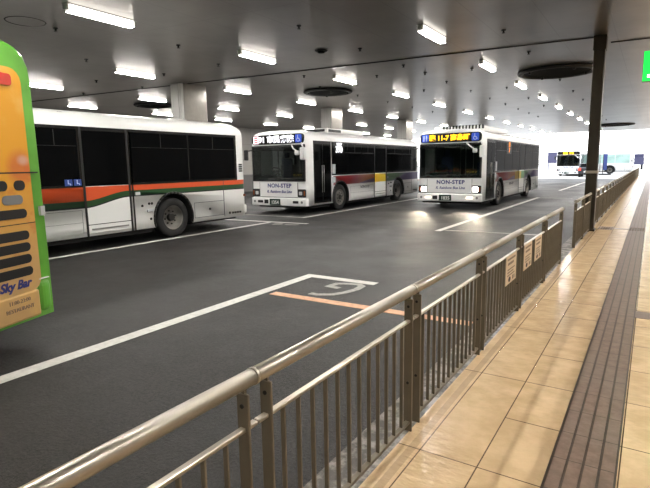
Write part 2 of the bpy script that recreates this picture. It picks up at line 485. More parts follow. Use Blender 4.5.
# ceiling, walls
b = MB(); b.box(XL, XR, -12, YE, CZ, CZ + 0.4); struct(b.build("ceiling", M["ceiling"]))
b = MB(); b.box(XL - 0.3, XL, -12, YE, 0, CZ + 0.4); struct(b.build("wall_left", M["wall"]))
b = MB(); b.box(XL, XL + 0.03, -12, YE, 0, 1.15); struct(b.build("baseboard_left", M["wall_dark"]))
b = MB(); b.box(XR, XR + 0.3, -12, 46, 0, CZ + 0.4); struct(b.build("wall_right", M["wall"]))
b = MB(); b.box(XL - 0.3, XR + 0.3, -12.3, -12, 0, CZ + 0.4); struct(b.build("wall_back", M["wall"]))
b = MB(); b.box(0.7, 26, 63, 100, 0, 14); b.box(0.6, 26, 62.9, 100, 3.6, 4.2); struct(b.build("wall_sky_blocker", M["wall_dark"]))  # unseen wall added to keep white sky out of the bus window reflections
# dark expansion joints across the ceiling
def joint(x0, y0, x1, y1, w=0.085):
    b = MB(); b.poly([(x0, y0 - w / 2, CZ - 0.012), (x1, y1 - w / 2, CZ - 0.012), (x1, y1 + w / 2, CZ - 0.012), (x0, y0 + w / 2, CZ - 0.012)], (0, 0, 0.011)); return b
struct(joint(-23.4, 10.3, -1.16, 12.68).build("trim_2", M["seam"]))
struct(joint(-0.98, 13.42, 4.9, 13.95).build("trim_3", M["seam"]))
# pillars
for y0 in (11.25, 20.0, 28.4, 36.8, 45.2):
    b = MB()
    b.box(-13.12, -12.56, y0, y0 + 1.0, 0, CZ)
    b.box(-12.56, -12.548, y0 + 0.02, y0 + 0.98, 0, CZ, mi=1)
    b.box(-12.80, -12.755, y0 - 0.03, y0, 0, CZ)
    b.box(-12.70, -12.66, y0 - 0.02, y0, 0, CZ)
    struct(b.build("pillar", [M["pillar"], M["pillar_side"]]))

# lane markings (each painted line its own object)
def paint(pts, m, name="lane_marking"):
    b = MB(); b.poly([(x, y, 0.001) for x, y in pts], (0, 0, 0.003)); return struct(b.build(name, m))
paint([(-4.45, -3), (-4.29, -3), (-4.29, 6.22), (-4.45, 6.36)], M["lane_white"])
paint([(-4.45, 6.36), (-4.29, 6.20), (-3.22, 6.20), (-3.22, 6.36)], M["lane_white"])
paint([(-4.20, 5.06), (-1.5, 5.08), (-1.5, 5.23), (-4.20, 5.21)], M["lane_orange"])
paint([(-4.56, 12.15), (-4.40, 12.15), (-4.44, 25.9), (-4.60, 25.9)], M["lane_white"])
paint([(-4.36, 12.30), (-1.9, 12.42), (-1.9, 12.56), (-4.36, 12.44)], M["lane_faded"])
paint([(-4.5, 25.6), (-3.0, 25.6), (-3.0, 25.75), (-4.5, 25.75)], M["lane_faded"])
paint([(-4.60, 32.5), (-4.44, 32.5), (-4.44, 48), (-4.60, 48)], M["lane_white"])
paint([(-9.66, -3), (-9.52, -3), (-9.66, 11.86), (-9.80, 11.86)], M["lane_white"])
paint([(-12.4, 11.80), (-8.44, 11.98), (-8.44, 12.12), (-12.4, 11.98)], M["lane_white"])
paint([(-12.6, 13.42), (-9.70, 13.42), (-9.70, 13.54), (-12.6, 13.54)], M["lane_faded"])
paint([(-9.66, 13.40), (-9.52, 13.40), (-9.62, 25.0), (-9.76, 25.0)], M["lane_white"])
# a worn figure 5 painted in the bay mouth (world outline read off the road)
def stroke(path, w, m, name):
    b = MB()
    P = [Vector((x, y)) for x, y in path]; L = []; Rr = []
    for i, p in enumerate(P):
        d0 = (P[i] - P[i - 1]).normalized() if i > 0 else (P[1] - P[0]).normalized()
        d1 = (P[i + 1] - P[i]).normalized() if i < len(P) - 1 else d0
        t = (d0 + d1).normalized(); n = Vector((-t.y, t.x)); s = w / 2 / max(0.45, n.dot(Vector((-d0.y, d0.x))))
        L.append(p + n * s); Rr.append(p - n * s)
    vs = [[b.bm.verts.new((q.x, q.y, z)) for q in L + Rr[::-1]] for z in (0.001, 0.004)]
    n = len(P)
    for k in (0, 1):
        for i in range(n - 1):
            b.bm.faces.new((vs[k][i], vs[k][i + 1], vs[k][2 * n - 2 - i], vs[k][2 * n - 1 - i]))
    for i in range(2 * n):
        j = (i + 1) % (2 * n); b.bm.faces.new((vs[0][i], vs[0][j], vs[1][j], vs[1][i]))
    return struct(b.build(name, m))
stroke([(-3.75, 5.37), (-3.62, 5.365), (-3.45, 5.47), (-3.36, 5.64), (-3.31, 5.86), (-3.33, 6.06), (-3.42, 6.13), (-3.58, 6.09), (-3.72, 6.02), (-3.74, 5.83), (-3.55, 5.80)], 0.10, M["lane_faded"], "lane_marking")
stroke([(-8.95, 11.62), (-8.62, 11.66), (-8.56, 11.76)], 0.10, M["lane_faded"], "lane_marking")
stroke([(-9.30, 11.45), (-9.12, 11.62), (-9.18, 11.75), (-9.42, 11.70)], 0.10, M["lane_faded"], "lane_marking")

# ------------------------------------------------------------------ the pole
t = thing("steel_pole", "dark bronze square steel pole rising between the railing panels to the ceiling", "pole", (-1.12, 12.66, 0.15))
b = MB(); b.bbox(-0.11, 0.11, -0.13, 0.13, 0, CZ - 0.15, 0.012, 2); b.build("shaft", M["pole"], t)
b = MB(); b.bbox(-0.135, 0.135, -0.155, 0.155, 0, 0.05, 0.008, 1); b.build("base_collar", M["pole"], t)
b = MB(); b.box(0.112, 0.121, -0.135, 0.135, 1.28, 1.34); b.box(-0.121, -0.112, -0.135, 0.135, 1.28, 1.34); b.box(-0.121, 0.121, -0.142, -0.132, 1.28, 1.34); b.build("clamp_band", M["rail_hand"], t)
b = MB(); b.bbox(-0.125, 0.125, -0.145, 0.145, CZ - 0.45, CZ - 0.15, 0.01, 1); b.build("top_collar", M["pole"], t)

# ------------------------------------------------------------------ railing panels
XP = -1.10
b = MB(); b.bbox(-0.026, 0.026, -0.006, 0.006, 0.0, 0.80, 0.003, 1); b.box(-0.012, 0.012, -0.005, 0.005, 0.80, 0.835); POST = b.mesh("post", M["rail_body"])
b = MB(); b.cyl((0.0, -0.010, 0.0), (0.0, 0.010, 0.0), 0.008, 10)
BOLT = b.mesh("bolt", M["bolt"])
b = MB(); b.bbox(-0.010, 0.010, -0.005, 0.005, 0.06, 0.665, 0.002, 1); BAL = b.mesh("baluster", M["rail_body"])
def panel(y0, y1, label, group=None, e=0.068):
    t = thing("railing_panel", label, "railing", (XP, y0, 0.15), 0, group)
    L = y1 - y0
    b = MB(); b.cyl((0, -e + 0.001, 0.84), (0, L + e - 0.001, 0.84), 0.0285, 20); hr = b.build("handrail", M["rail_hand"], t)
    b = MB(); b.cyl((0, L + e - 0.014, 0.84), (0, L + e - 0.001, 0.84), 0.031, 20); b.build("coupling", M["rail_hand"], hr)
    b = MB(); b.bbox(-0.013, 0.013, -e + 0.003, L + e - 0.003, 0.662, 0.678, 0.003, 1); b.build("mid_rail", M["rail_mid"], t)
    b = MB(); b.bbox(-0.015, 0.015, 0.0, L, 0.045, 0.063, 0.003, 1); b.build("bottom_rail", M["rail_body"], t)
    for yy in (0.006, L - 0.006):
        p = link("post", POST, t, (0, yy, 0)); link("bolt", BOLT, p, (0, 0, 0.755)); link("bolt", BOLT, p, (0, 0, 0.30))
    n = max(2, round(L / 0.1))
    for i in range(1, n):
        link("baluster", BAL, t, (0, L * i / n, 0))
J = [-1.55, -0.15, 1.23, 2.61, 4.00, 5.42, 6.86, 8.30]
NAMES = ["grey metal railing panel behind the viewpoint beside the kerb",
         "nearest railing panel, handrail leaving the photo at bottom left",
         "second nearest railing panel, in front of the orange road line",
         "third nearest railing panel, just before the panel carrying a paper notice",
         "railing panel carrying the nearest of three paper notices",
         "railing panel carrying two paper notices side by side",
         "last railing panel before the gap in the railing"]
for i in range(7):
    panel(J[i] + 0.054, J[i + 1] - 0.054, NAMES[i], None, 0.054)
J2 = [9.90, 11.15, 12.42]
for i, s in enumerate(("first railing panel after the gap, with a free end post", "railing panel between the gap and the dark steel pole")):
    panel(J2[i] + 0.03, J2[i + 1] - 0.03, s, None, 0.03)
ORD = ["first", "second", "third", "fourth", "fifth", "sixth", "seventh", "eighth", "ninth", "tenth", "eleventh", "twelfth", "thirteenth", "fourteenth", "fifteenth", "sixteenth", "seventeenth", "eighteenth", "nineteenth", "twentieth", "twenty-first", "twenty-second", "twenty-third", "twenty-fourth", "twenty-fifth", "twenty-sixth", "twenty-seventh", "twenty-eighth", "twenty-ninth", "thirtieth", "thirty-first", "last and farthest"]
for i in range(32):
    panel(13.05 + 1.42 * i + 0.05, 13.05 + 1.42 * (i + 1) - 0.05, "%s railing panel beyond the dark steel pole" % ORD[i], "railing panels beyond the pole", 0.05)

# paper notices on the railing
for i, (ya, yb, lab) in enumerate(((4.74, 5.16, "cream paper notice on the railing, nearest of the three"),
                                   (5.53, 5.94, "cream paper notice on the railing, middle of the three"),
                                   (6.12, 6.53, "cream paper notice on the railing, farthest of the three"))):
    t = thing("paper_notice", lab, "notice", (XP + 0.022, ya, 0), 0, "paper notices on the railing")
    L = yb - ya
    b = MB(); b.box(-0.002, 0.002, 0, L, 0.55, 0.825); b.build("sheet", M["paper"], t)
    b = MB()
    b.box(0.0022, 0.0030, 0.05, L - 0.05, 0.78, 0.80)
    b.box(0.0022, 0.0030, 0.07, L - 0.12, 0.735, 0.758)
    for q in range(3): b.box(0.0022, 0.0030, 0.06, L - 0.07 - 0.05 * (q % 2), 0.685 - q * 0.028, 0.697 - q * 0.028)
    b.build("printed_lines", M["print"], t)
    b = MB(); b.ball((0.0024, 0.15, 0.592), 0.03, (0.02, 1.6, 0.85)); b.box(0.0022, 0.0030, 0.27, 0.30, 0.572, 0.612); b.box(0.0022, 0.0030, 0.33, 0.35, 0.572, 0.612)
    b.build("printed_figure", M["print_dark"], t)

# ------------------------------------------------------------------ ceiling fittings
b = MB(); b.bbox(-0.075, 0.075, -0.66, 0.66, 0.055, 0.0645, 0.003, 1); HOUS = b.mesh("housing", M["housing"])
b = MB(); b.bbox(-0.07, 0.07, -0.60, 0.60, -0.050, 0.0545, 0.012, 2); 
b.bm.normal_update()
for f_ in b.bm.faces: f_.material_index = 0 if f_.normal.z < -0.9 else 1
TUBE = b.mesh("diffuser", [M["tube"], M["tube_side"]])
b = MB(); b.bbox(-0.05, 0.05, -0.028, 0.028, -0.03, 0.0545, 0.01, 1); ENDC = b.mesh("end_cap", M["housing"])
COLS = [(-3.92, 10.13, "the row nearest the railing"), (-8.08, 9.62, "the row over the middle lane"), (-12.08, 9.18, "the row over the parked buses"),
        (-16.0, 8.75, "the row behind the pillars"), (-19.9, 8.35, "the row nearest the far wall")]
def ordn(i): return ORD[i] if i < 20 else "far"
for (x, y0, s) in COLS:
    k = 0
    for j in range(-3, 11):
        y = y0 + 4.08 * j
        if y > YE - 1: continue
        near = {-3.92: 10, -8.08: 5, -12.08: 9, -16.0: 8.5, -19.9: 8.2}[x]
        if y < near - 0.6: lab = "white tube ceiling light outside the view, %s, %s bay" % (s, ordn(j + 3))
        else: lab = "white tube ceiling light, %s from the viewer in %s" % (ordn(k), s); k += 1
        t = thing("ceiling_light", lab, "ceiling light", (x, y, CZ - 0.065), 0, "tube lights on the ceiling")
        link("housing", HOUS, t); link("diffuser", TUBE, t); link("end_cap", ENDC, t, (0, -0.628, 0)); link("end_cap", ENDC, t, (0, 0.628, 0))
for j in range(-2, 10):           # lights over the walkway, just out of frame on the right
    t = thing("ceiling_light", "white tube ceiling light over the walkway outside the view, %s from the back" % ORD[j + 2], "ceiling light", (1.9, 3.2 + 4.08 * j, CZ - 0.065), 0, "tube lights over the walkway")
    link("housing", HOUS, t); link("diffuser", TUBE, t); link("end_cap", ENDC, t, (0, -0.628, 0)); link("end_cap", ENDC, t, (0, 0.628, 0))

def ring(x, y, r, label, z=CZ - 0.09):
    t = thing("ceiling_ring", label, "ceiling fitting", (x, y, z), 0, "dark rings on the ceiling")
    b = MB()
    prof = [(0.05 * math.sin(a), r - 0.09 + 0.09 * math.cos(a)) for a in [2 * PI * i / 12 for i in range(13)]]
    b.lathe(prof, (0, 0, 0.05), "Z", 48); b.build("rim", M["ring"], t)
    b = MB(); b.cyl((0, 0, 0.05), (0, 0, 0.09), r - 0.10, 48); b.build("disc", M["ringdisc"], t)
    for a in (0.6, 2.2, 3.9, 5.4):
        b = MB(); b.cyl((r * .8 * math.cos(a), r * .8 * math.sin(a), -0.03), (r * .8 * math.cos(a), r * .8 * math.sin(a), 0.06), 0.035, 8); b.build("fixing_knob", M["ring"], t)
ring(-2.55, 16.5, 1.08, "large dark ring on the ceiling beside the steel pole")
ring(-9.95, 15.65, 0.88, "dark ring on the ceiling above the white bus with white lettered display")
ring(-17.65, 14.2, 0.80, "dark ring on the ceiling behind the nearest pillar")
ring(-2.55, 43.0, 1.3, "farthest dark ring on the ceiling, right of the steel pole")
t = thing("ceiling_hatch", "round flush access hatch in the ceiling at top left", "hatch", (-9.6, 5.05, CZ - 0.012))
b = MB(); b.lathe([(0, 0.33), (-0.006, 0.325), (-0.006, 0.31), (0, 0.305)], (0, 0, 0.012), "Z", 40); b.build("hatch_rim", M["seam"], t)
t = thing("smoke_detector", "small dark oval detector on the ceiling right of the middle lane lights", "detector", (-6.62, 10.15, CZ))
b = MB(); b.cyl((0, 0, -0.03), (0, 0, 0), 0.13, 20, 0.15); b.build("detector_base", M["ring"], t)
b = MB(); b.cyl((0, 0, -0.06), (0, 0, -0.03), 0.07, 16, 0.09); b.build("detector_head", M["ringdisc"], t)

b = MB(); b.cyl((0, 0, -0.015), (0, 0, 0), 0.045, 10); b.cyl((0, 0, -0.05), (0, 0, -0.015), 0.018, 8); b.cyl((0, 0, -0.065), (0, 0, -0.05), 0.035, 10, 0.015); SPR = b.mesh("ceiling_sprinkler", M["sprinkler"])
SP = [(-9.6, 5.59), (-11.67, 7.49), (-14.21, 9.39), (-16.88, 10.61), (-8.82, 7.85), (-11.76, 9.88), (-14.16, 10.98), (-5.82, 8.16), (-9.59, 9.83), (-8.82, 12.57), (-5.8, 10.51), (-5.8, 12.91), (-5.77, 14.37), (-5.8, 16.3),
      (-2.7, 10.85), (-4.45, 14.55), (-2.7, 13.29), (-4.52, 18.9)]
SP += [(-2.7, 15.0 + 3.2 * i) for i in range(1, 8)] + [(-5.8, 18.9 + 2.6 * i) for i in range(6)] + [(-9.6, 14.6 + 2.6 * i) for i in range(5)] + [(0.2, 15.5), (0.5, 19.0), (-4.5, 22.5), (-4.5, 26.0), (-7.1, 13.9), (-7.1, 17.6)]
for x, y in SP:
    tag(link("ceiling_sprinkler", SPR, None, (x, y, CZ)), "small dark sprinkler head dotting the grey metal ceiling", "sprinkler", "sprinkler heads on the ceiling")

# green exit signs over the walkway
def exit_sign(x, y, z, w, h, label):
    t = thing("exit_sign", label, "sign", (x, y, z), 0, "green exit signs")
    b = MB(); b.bbox(0, w, 0, 0.10, 0, h, 0.01, 1); b.build("sign_box", M["grey_plastic"], t)
    b = MB(); b.box(0.008, w - 0.008, -0.012, 0.0, 0.008, h - 0.008); b.build("green_face", M["exit_green"], t)
    b = MB()
    u = h / 0.4
    yy = -0.018
    def q(pts): b.poly([(px * u + 0.06 * u, yy, pz * u) for px, pz in pts], (0, 0.006, 0))
    q([(0.0, 0.05), (0.36, 0.05), (0.36, 0.36), (0.31, 0.36), (0.31, 0.09), (0.0, 0.09)])         # doorway
    b.cyl((0.17 * u + 0.06 * u, yy, 0.31 * u), (0.17 * u + 0.06 * u, yy + 0.006, 0.31 * u), 0.03 * u, 16)
    q([(0.12, 0.27), (0.18, 0.27), (0.20, 0.17), (0.14, 0.16)])
    q([(0.14, 0.17), (0.19, 0.17), (0.25, 0.11), (0.22, 0.09)])
    q([(0.14, 0.18), (0.17, 0.16), (0.11, 0.10), (0.05, 0.12), (0.06, 0.14), (0.10, 0.13)])
    q([(0.17, 0.27), (0.24, 0.24), (0.28, 0.26), (0.27, 0.23), (0.23, 0.21), (0.17, 0.24)])
    q([(0.13, 0.27), (0.07, 0.22), (0.09, 0.20), (0.14, 0.24)])
    b.build("running_figure", M["exit_white"], t)
    b = MB()
    for xx in (0.15 * w, 0.85 * w): b.cyl((xx, 0.05, h), (xx, 0.05, CZ - z), 0.012, 8)
    b.build("hanger_rod", M["grey_plastic"], t)
exit_sign(-0.215, 8.6, 2.79, 1.15, 0.42, "green lit exit sign hanging over the walkway at right edge")
exit_sign(-0.17, 24.0, 2.93, 1.0, 0.38, "smaller green exit sign farther along the walkway at right edge")

# ------------------------------------------------------------------ buses
HW = 1.245
def bus_profile():
    r = [(HW, 0.30), (HW + 0.004, 0.9), (HW, 1.6), (HW - 0.004, 2.2), (HW - 0.008, 2.55), (1.225, 2.68), (1.18, 2.785), (1.09, 2.855), (0.92, 2.90), (0.5, 2.93), (0.0, 2.94)]
    return r + [(-x, z) for x, z in r[-2::-1]]
def bus_body(L, square=False):
    b = MB(); P = bus_profile()
    rings = [(0.0, 0.945, 2.86), (0.02, 0.968, 2.90), (0.06, 0.985, 2.935), (0.14, 0.997, 2.955), (0.30, 1.0, 2.96), (0.7, 1.0, 2.95), (1.2, 1.0, 2.94),
             (L - 0.6, 1.0, 2.94), (L - 0.28, 1.0, 2.92), (L - 0.12, 0.995, 2.88), (L - 0.04, 0.98, 2.83), (L, 0.95, 2.78)]
    if square: rings = rings[:-4] + [(L - 0.20, 1.0, 2.93), (L - 0.07, 0.998, 2.90), (L - 0.02, 0.99, 2.87), (L, 0.972, 2.84)]
    R_ = []
    for (y, sx, tz) in rings:
        R_.append([b.bm.verts.new((x * sx, y, z if z < 2.3 else 2.3 + (z - 2.3) * (tz - 2.3) / 0.64)) for x, z in P])
    n = len(P)
    for p, q in zip(R_[:-1], R_[1:]):
        for i in range(n):
            fa = b.bm.faces.new((p[i], p[(i + 1) % n], q[(i + 1) % n], q[i])); fa.smooth = i < n - 1
    b.bm.faces.new(R_[0]); b.bm.faces.new(R_[-1])
    return b

def outline(b, y0, y1, z0, z1, w=0.012, x=HW + 0.002, t=0.004, sides="lrtb"):
    if "l" in sides: b.box(x, x + t, y0, y0 + w, z0, z1)
    if "r" in sides: b.box(x, x + t, y1 - w, y1, z0, z1)
    if "t" in sides: b.box(x, x + t, y0 + w, y1 - w, z1 - w, z1)
    if "b" in sides: b.box(x, x + t, y0 + w, y1 - w, z0, z0 + w)

def rrect(b, x0, x1, z0, z1, r, y0, y1, mi=0):
    pts = []
    for (ccx, ccz, a0) in ((x1 - r, z1 - r, 0), (x0 + r, z1 - r, 90), (x0 + r, z0 + r, 180), (x1 - r, z0 + r, 270)):
        for k in range(5):
            a = math.radians(a0 + k * 22.5); pts.append((ccx + r * math.cos(a), y0, ccz + r * math.sin(a)))
    b.poly(pts, (0, y1 - y0, 0), mi)

def wheel(parent, x, y, s, rear):
    """x outer face; s = +1 left side, -1 right side"""
    r = 0.485
    b = MB()
    prof = [(-0.27, 0.29), (-0.27, r - 0.03), (-0.25, r - 0.005), (-0.21, r), (-0.06, r), (-0.02, r - 0.005), (0.0, r - 0.03), (0.004, r - 0.10), (-0.005, 0.32), (-0.03, 0.285)]
    b.lathe([(a * s, q) for a, q in prof], (x, y, r), "X", 40)
    ty = b.build("wheel", M["rubber"], parent)
    b = MB()
    if rear: pr = [(-0.005, 0.30), (-0.012, 0.285), (-0.05, 0.275), (-0.11, 0.25), (-0.135, 0.20), (-0.14, 0.0001)]
    else: pr = [(-0.005, 0.30), (-0.012, 0.285), (-0.045, 0.275), (-0.05, 0.22), (-0.015, 0.16), (-0.005, 0.12), (-0.005, 0.0001)]
    b.lathe([(a * s, q) for a, q in pr], (x, y, r), "X", 36); b.build("rim", M["rim"], ty)
    b = MB()
    d = -0.14 if rear else -0.005
    b.cyl((x + s * d, y, r), (x + s * (d + (0.09 if rear else 0.03)), y, r), 0.10, 16, 0.085)
    for k in range(8):
        a = k * PI / 4 + 0.2
        px, pz = y + 0.165 * math.cos(a), r + 0.165 * math.sin(a)
        dd = d if rear else -0.02
        b.cyl((x + s * (dd - .01), px, pz), (x + s * (dd + 0.03), px, pz), 0.02, 8)
    b.build("hub", M["rimdark"], ty)

def arch_cut(b, s, yy):
    pts = [(0, yy + 0.575, 0.0)] + [(0, yy + 0.575 * math.cos(a), 0.5 + 0.575 * math.sin(a)) for a in [PI * i / 20 for i in range(21)]] + [(0, yy - 0.575, 0.0)]
    b.poly([(s * 0.86, q[1], q[2]) for q in pts], (s * 0.8, 0, 0), mi=1)

def make_bus(label, loc, rotz, L, fw, rw, livery, front=None, opts=None, cat="bus", group=None, detail=True):
    """front at local y=0, left (kerb) side at +x"""
    o = opts or {}
    GLS = M["pale_glass"] if o.get("pale") else M["glass"]
    root = thing("bus", label, cat, loc, rotz, group)
    liv = M[livery]
    body = bus_body(L).build("body", [liv, M["under"], M["interior"]], root)
    cut = MB()
    for yy in (fw, rw):
        for s in (1, -1):
            arch_cut(cut, s, yy)
    # two separate cutters keep the boolean robust
    boolean_cut(body, cut.mesh("c", [liv, M["under"], M["interior"]]))
    if detail:
        cut = MB(); cut.box(-1.13, 1.13, -0.3, 2.6, 1.16, 2.40, mi=2)
        boolean_cut(body, cut.mesh("c", [liv, M["under"], M["interior"]]))
    for p in body.data.polygons:
        if p.material_index == 0 and p.area > 2.0 and abs(p.normal.x) < 0.5 and abs(p.normal.z) < 0.5: p.use_smooth = False
    b = MB(); b.box(-1.15, 1.15, 0.25, fw - 0.62, 0.2, 0.32); b.box(-1.15, 1.15, fw + 0.62, rw - 0.62, 0.2, 0.32); b.box(-1.1, 1.1, rw + 0.62, L - 0.3, 0.24, 0.34); b.box(-0.8, 0.8, fw - .6, rw + .6, 0.22, 0.34)
    b.build("chassis", M["under"], root)
    for yy, rr in ((fw, False), (rw, True)):
        wheel(root, HW - 0.035, yy, 1, rr); wheel(root, -HW + 0.035, yy, -1, rr)
    # rubber wheel arch lips on both sides
    for yy in (fw, rw):
        for s in (1, -1):
            b = MB()
            pts = [(HW * s, yy + 0.60 * math.cos(a), 0.50 + 0.60 * math.sin(a)) for a in [PI * (-0.10 + 1.2 * i / 20) for i in range(21)]]
            for p, q in zip(pts[:-1], pts[1:]): b.cyl((p[0], p[1], p[2]), (q[0], q[1], q[2]), 0.028, 6)
            b.build("wheel_arch_trim", M["black"], root)
    d0, d1 = o.get("mid", (rw - 2.3, rw - 1.2))
    # black window surround on both sides + panes
    zt, zb = 2.565, o.get("zb", 1.335)
    b = MB()
    y_s = 1.62
    b.box(HW - 0.012, HW + 0.010, y_s, L - 0.34, zb, zt)
    b.box(-HW - 0.010, -HW + 0.012, 0.35, L - 0.34, zb, zt)
    if o.get("swoop"): pass
    b.build("window_surround", M["white_paint"] if o.get("pale") else M["band"], root)
    cuts = [y_s + 0.05] + [y_s + 0.05 + (d0 - y_s - 0.1) * k / o.get("nw", 3) for k in range(1, o.get("nw", 3) + 1)]
    spans = [(cuts[i] + 0.02, cuts[i + 1] - 0.02) for i in range(len(cuts) - 1)]
    rear_n = 2
    ra, rb = d1 + 0.08, L - 0.40
    spans += [(ra + (rb - ra) * k / rear_n + 0.02, ra + (rb - ra) * (k + 1) / rear_n - 0.02) for k in range(rear_n)]
    for (ya, yb) in spans:
        b = MB(); b.bbox(HW + 0.008, HW + 0.016, ya, yb, zb + 0.05, zt - 0.06, 0.003, 1); wd = b.build("window", GLS, root)
        b = MB(); b.box(HW + 0.0165, HW + 0.019, ya + 0.02, yb - 0.02, zt - 0.40, zt - 0.392); b.box(HW + 0.0165, HW + 0.019, (ya + yb) / 2 - 0.006, (ya + yb) / 2 + 0.006, zt - 0.392, zt - 0.08); b.build("sliding_vent_frame", M["black"], wd)
    nR = 6
    for k in range(nR):
        ya = 0.45 + (L - 0.9) * k / nR; yb = 0.45 + (L - 0.9) * (k + 1) / nR
        b = MB(); b.bbox(-HW - 0.016, -HW - 0.008, ya + 0.03, yb - 0.03, zb + 0.05, zt - 0.06, 0.003, 1); b.build("window", GLS, root)
    # front door
    dr = link("front_door", None, root)
    b = MB(); b.box(HW - 0.012, HW + 0.012, 0.42, 1.56, 0.34, zt); fdp = b.build("door_panel", M["band"], root); fdp.name = "front_door"
    bpy.data.objects.remove(dr)
    for (ya, yb) in ((0.48, 0.96), (1.02, 1.50)):
        b = MB(); b.bbox(HW + 0.010, HW + 0.018, ya, yb, 0.44, zt - 0.12, 0.004, 1); b.build("door_glass", GLS, fdp)
    b = MB()
    for yy in (0.93, 1.05): b.cyl((HW + 0.03, yy, 0.75), (HW + 0.03, yy, 1.7), 0.012, 8); b.cyl((HW, yy, 0.75), (HW + 0.03, yy, 0.75), 0.012, 6); b.cyl((HW, yy, 1.7), (HW + 0.03, yy, 1.7), 0.012, 6)
    b.build("grab_handle", M["grabyellow"], fdp)
    b = MB(); b.box(HW + 0.010, HW + 0.022, 0.42, 1.56, 0.33, 0.36); b.build("door_sill", M["rim"], fdp)
    # mid door: livery-coloured lower panel, glass above, black gaskets
    b = MB(); b.box(HW - 0.02, HW + 0.014, d0, d1, 0.36, zb + 0.01); md = b.build("middle_door", liv, root)
    b = MB(); b.bbox(HW + 0.008, HW + 0.020, d0 + 0.03, d1 - 0.03, zb + 0.02, zt - 0.08, 0.004, 1); b.build("door_glass", GLS, md)
    b = MB()
    outline(b, d0 - 0.02, d0 + 0.03, 0.30, zt, 0.05, HW + 0.012, 0.006, "l")
    outline(b, d1 - 0.03, d1 + 0.02, 0.30, zt, 0.05, HW + 0.012, 0.006, "r")
    outline(b, d1 + 0.06, d1 + 0.10, 0.30, zt, 0.04, HW + 0.004, 0.006, "l")
    b.box(HW + 0.013, HW + 0.018, d0 + 0.03, d1 - 0.03, 0.53, 0.545)
    b.build("door_gasket", M["black"], md)
    b = MB(); b.box(HW + 0.014, HW + 0.024, d0 + 0.10, d1 - 0.10, 0.425, 0.455); b.build("door_step_trim", M["grabyellow"], md)
    # body seams, flaps
    b = MB()
    fa, fb = rw + 0.66, L - 0.90
    outline(b, fa, fb, 0.40, 0.80); outline(b, fa - 0.03, fb, 0.80, 1.07, sides="r"); outline(b, fb, fb + 0.01, 0.35, zb, sides="l")
    b.build("rear_panel_seams", M["darktext"], root)
    b = MB()
    outline(b, fw + 0.75, d0 - 0.08, 0.60, 0.86, 0.006); outline(b, fw + 0.75, d0 - 0.08, 0.38, 0.60, 0.006, sides="lr")
    b.build("skirt_seams", M["darktext"], root)
    b = MB()
    b.cyl((HW, (fa + fb) / 2, 0.60), (HW + 0.012, (fa + fb) / 2, 0.60), 0.035, 12)
    for yy, zz in ((d1 + 0.30, 0.84), (d1 + 0.52, 0.52), (d1 + 0.57, 0.88), (d1 + 0.49, 0.88)): b.cyl((HW, yy, zz), (HW + 0.012, yy, zz), 0.03, 10)
    b.box(HW, HW + 0.01, L - 0.72, L - 0.66, 0.40, 0.46)
    for k in range(4): b.box(HW, HW + 0.01, L - 0.60 + 0.10 * k, L - 0.53 + 0.10 * k, 0.40, 0.45)
    b.build("filler_caps_and_marks", M["black"], root)
    b = MB(); b.bbox(HW - 0.01, HW + 0.03, d1 + 0.42, d1 + 0.60, 0.68, 0.74, 0.01, 1); b.build("side_indicator", M["lens"], root)
    b = MB(); b.bbox(HW - 0.01, HW + 0.012, d1 + 0.14, d1 + 0.27, 1.09, 1.17, 0.005, 1); b.build("door_notice", M["lens"], root)
    b = MB()
    for k in range(4): b.box(HW - 0.014, HW + 0.008, L - 0.25, L - 0.12, 1.56 + 0.06 * k, 1.60 + 0.06 * k)
    b.build("air_vent", M["black"], root)
    # rear
    b = MB(); rrect(b, -1.0, 1.0, 1.5, 2.5, 0.08, L - 0.01, L + 0.012); b.build("rear_window", GLS, root)
    b = MB(); b.bbox(-HW + 0.02, HW - 0.02, L - 0.25, L + 0.07, 0.36, 0.62, 0.05, 3); b.build("rear_bumper", M["white_paint"], root)
    for s in (1, -1):
        b = MB(); b.bbox(s * 1.02 - 0.09, s * 1.02 + 0.09, L - 0.02, L + 0.02, 0.70, 1.05, 0.01, 1); b.build("tail_lamp", M["red_lens"], root)
        b = MB(); b.bbox(HW - 0.04 if s > 0 else -HW - 0.01, HW + 0.01 if s > 0 else -HW + 0.04, L - 0.10, L - 0.02, 0.86, 0.92, 0.004, 1); b.build("marker_lamp", M["orange_lens"], root)
    # roof units
    for (ya, yb, zz, wx) in o.get("roof", ((1.9, 4.7, 3.08, 0.85),)):
        b = MB(); b.bbox(-wx, wx, ya, yb, 2.88, zz, 0.05, 3); ac = b.build("roof_unit", M["white_paint"], root)
        if yb - ya > 1.5:
            b = MB()
            if o.get("fins"):
                for k in range(13): b.box(wx - 0.02 - k * 0.125, wx + 0.04 - k * 0.125, ya - 0.012, ya + 0.06, 2.97, zz + 0.015)
            else:
                b.box(wx - 0.02, wx + 0.012, ya + 0.1, ya + 1.0, 2.95, zz - 0.05)
                b.box(-wx + 0.1, wx - 0.1, ya - 0.012, ya + 0.02, 2.97, zz - 0.04)
            b.build("intake_grille", M["black"], ac)
    b = MB()
    for yy in (0.55, L * 0.45, L - 0.4): b.bbox(HW - 0.19, HW - 0.13, yy, yy + 0.10, 2.80, 2.86, 0.01, 1)
    b.build("roof_marker", M["mirror_white"], root)
    if not detail: 
        b = MB(); rrect(b, -1.17, 1.17, 1.2, 2.40, 0.06, -0.02, 0.01); b.build("windscreen", GLS, root)
    # ---- front face
    b = MB(); rrect(b, -1.165, 1.165, 2.47, 2.805, 0.12, -0.03, 0.03); hd = b.build("destination_sign", M["band"], root)
    b = MB()       # windscreen surround and pillars
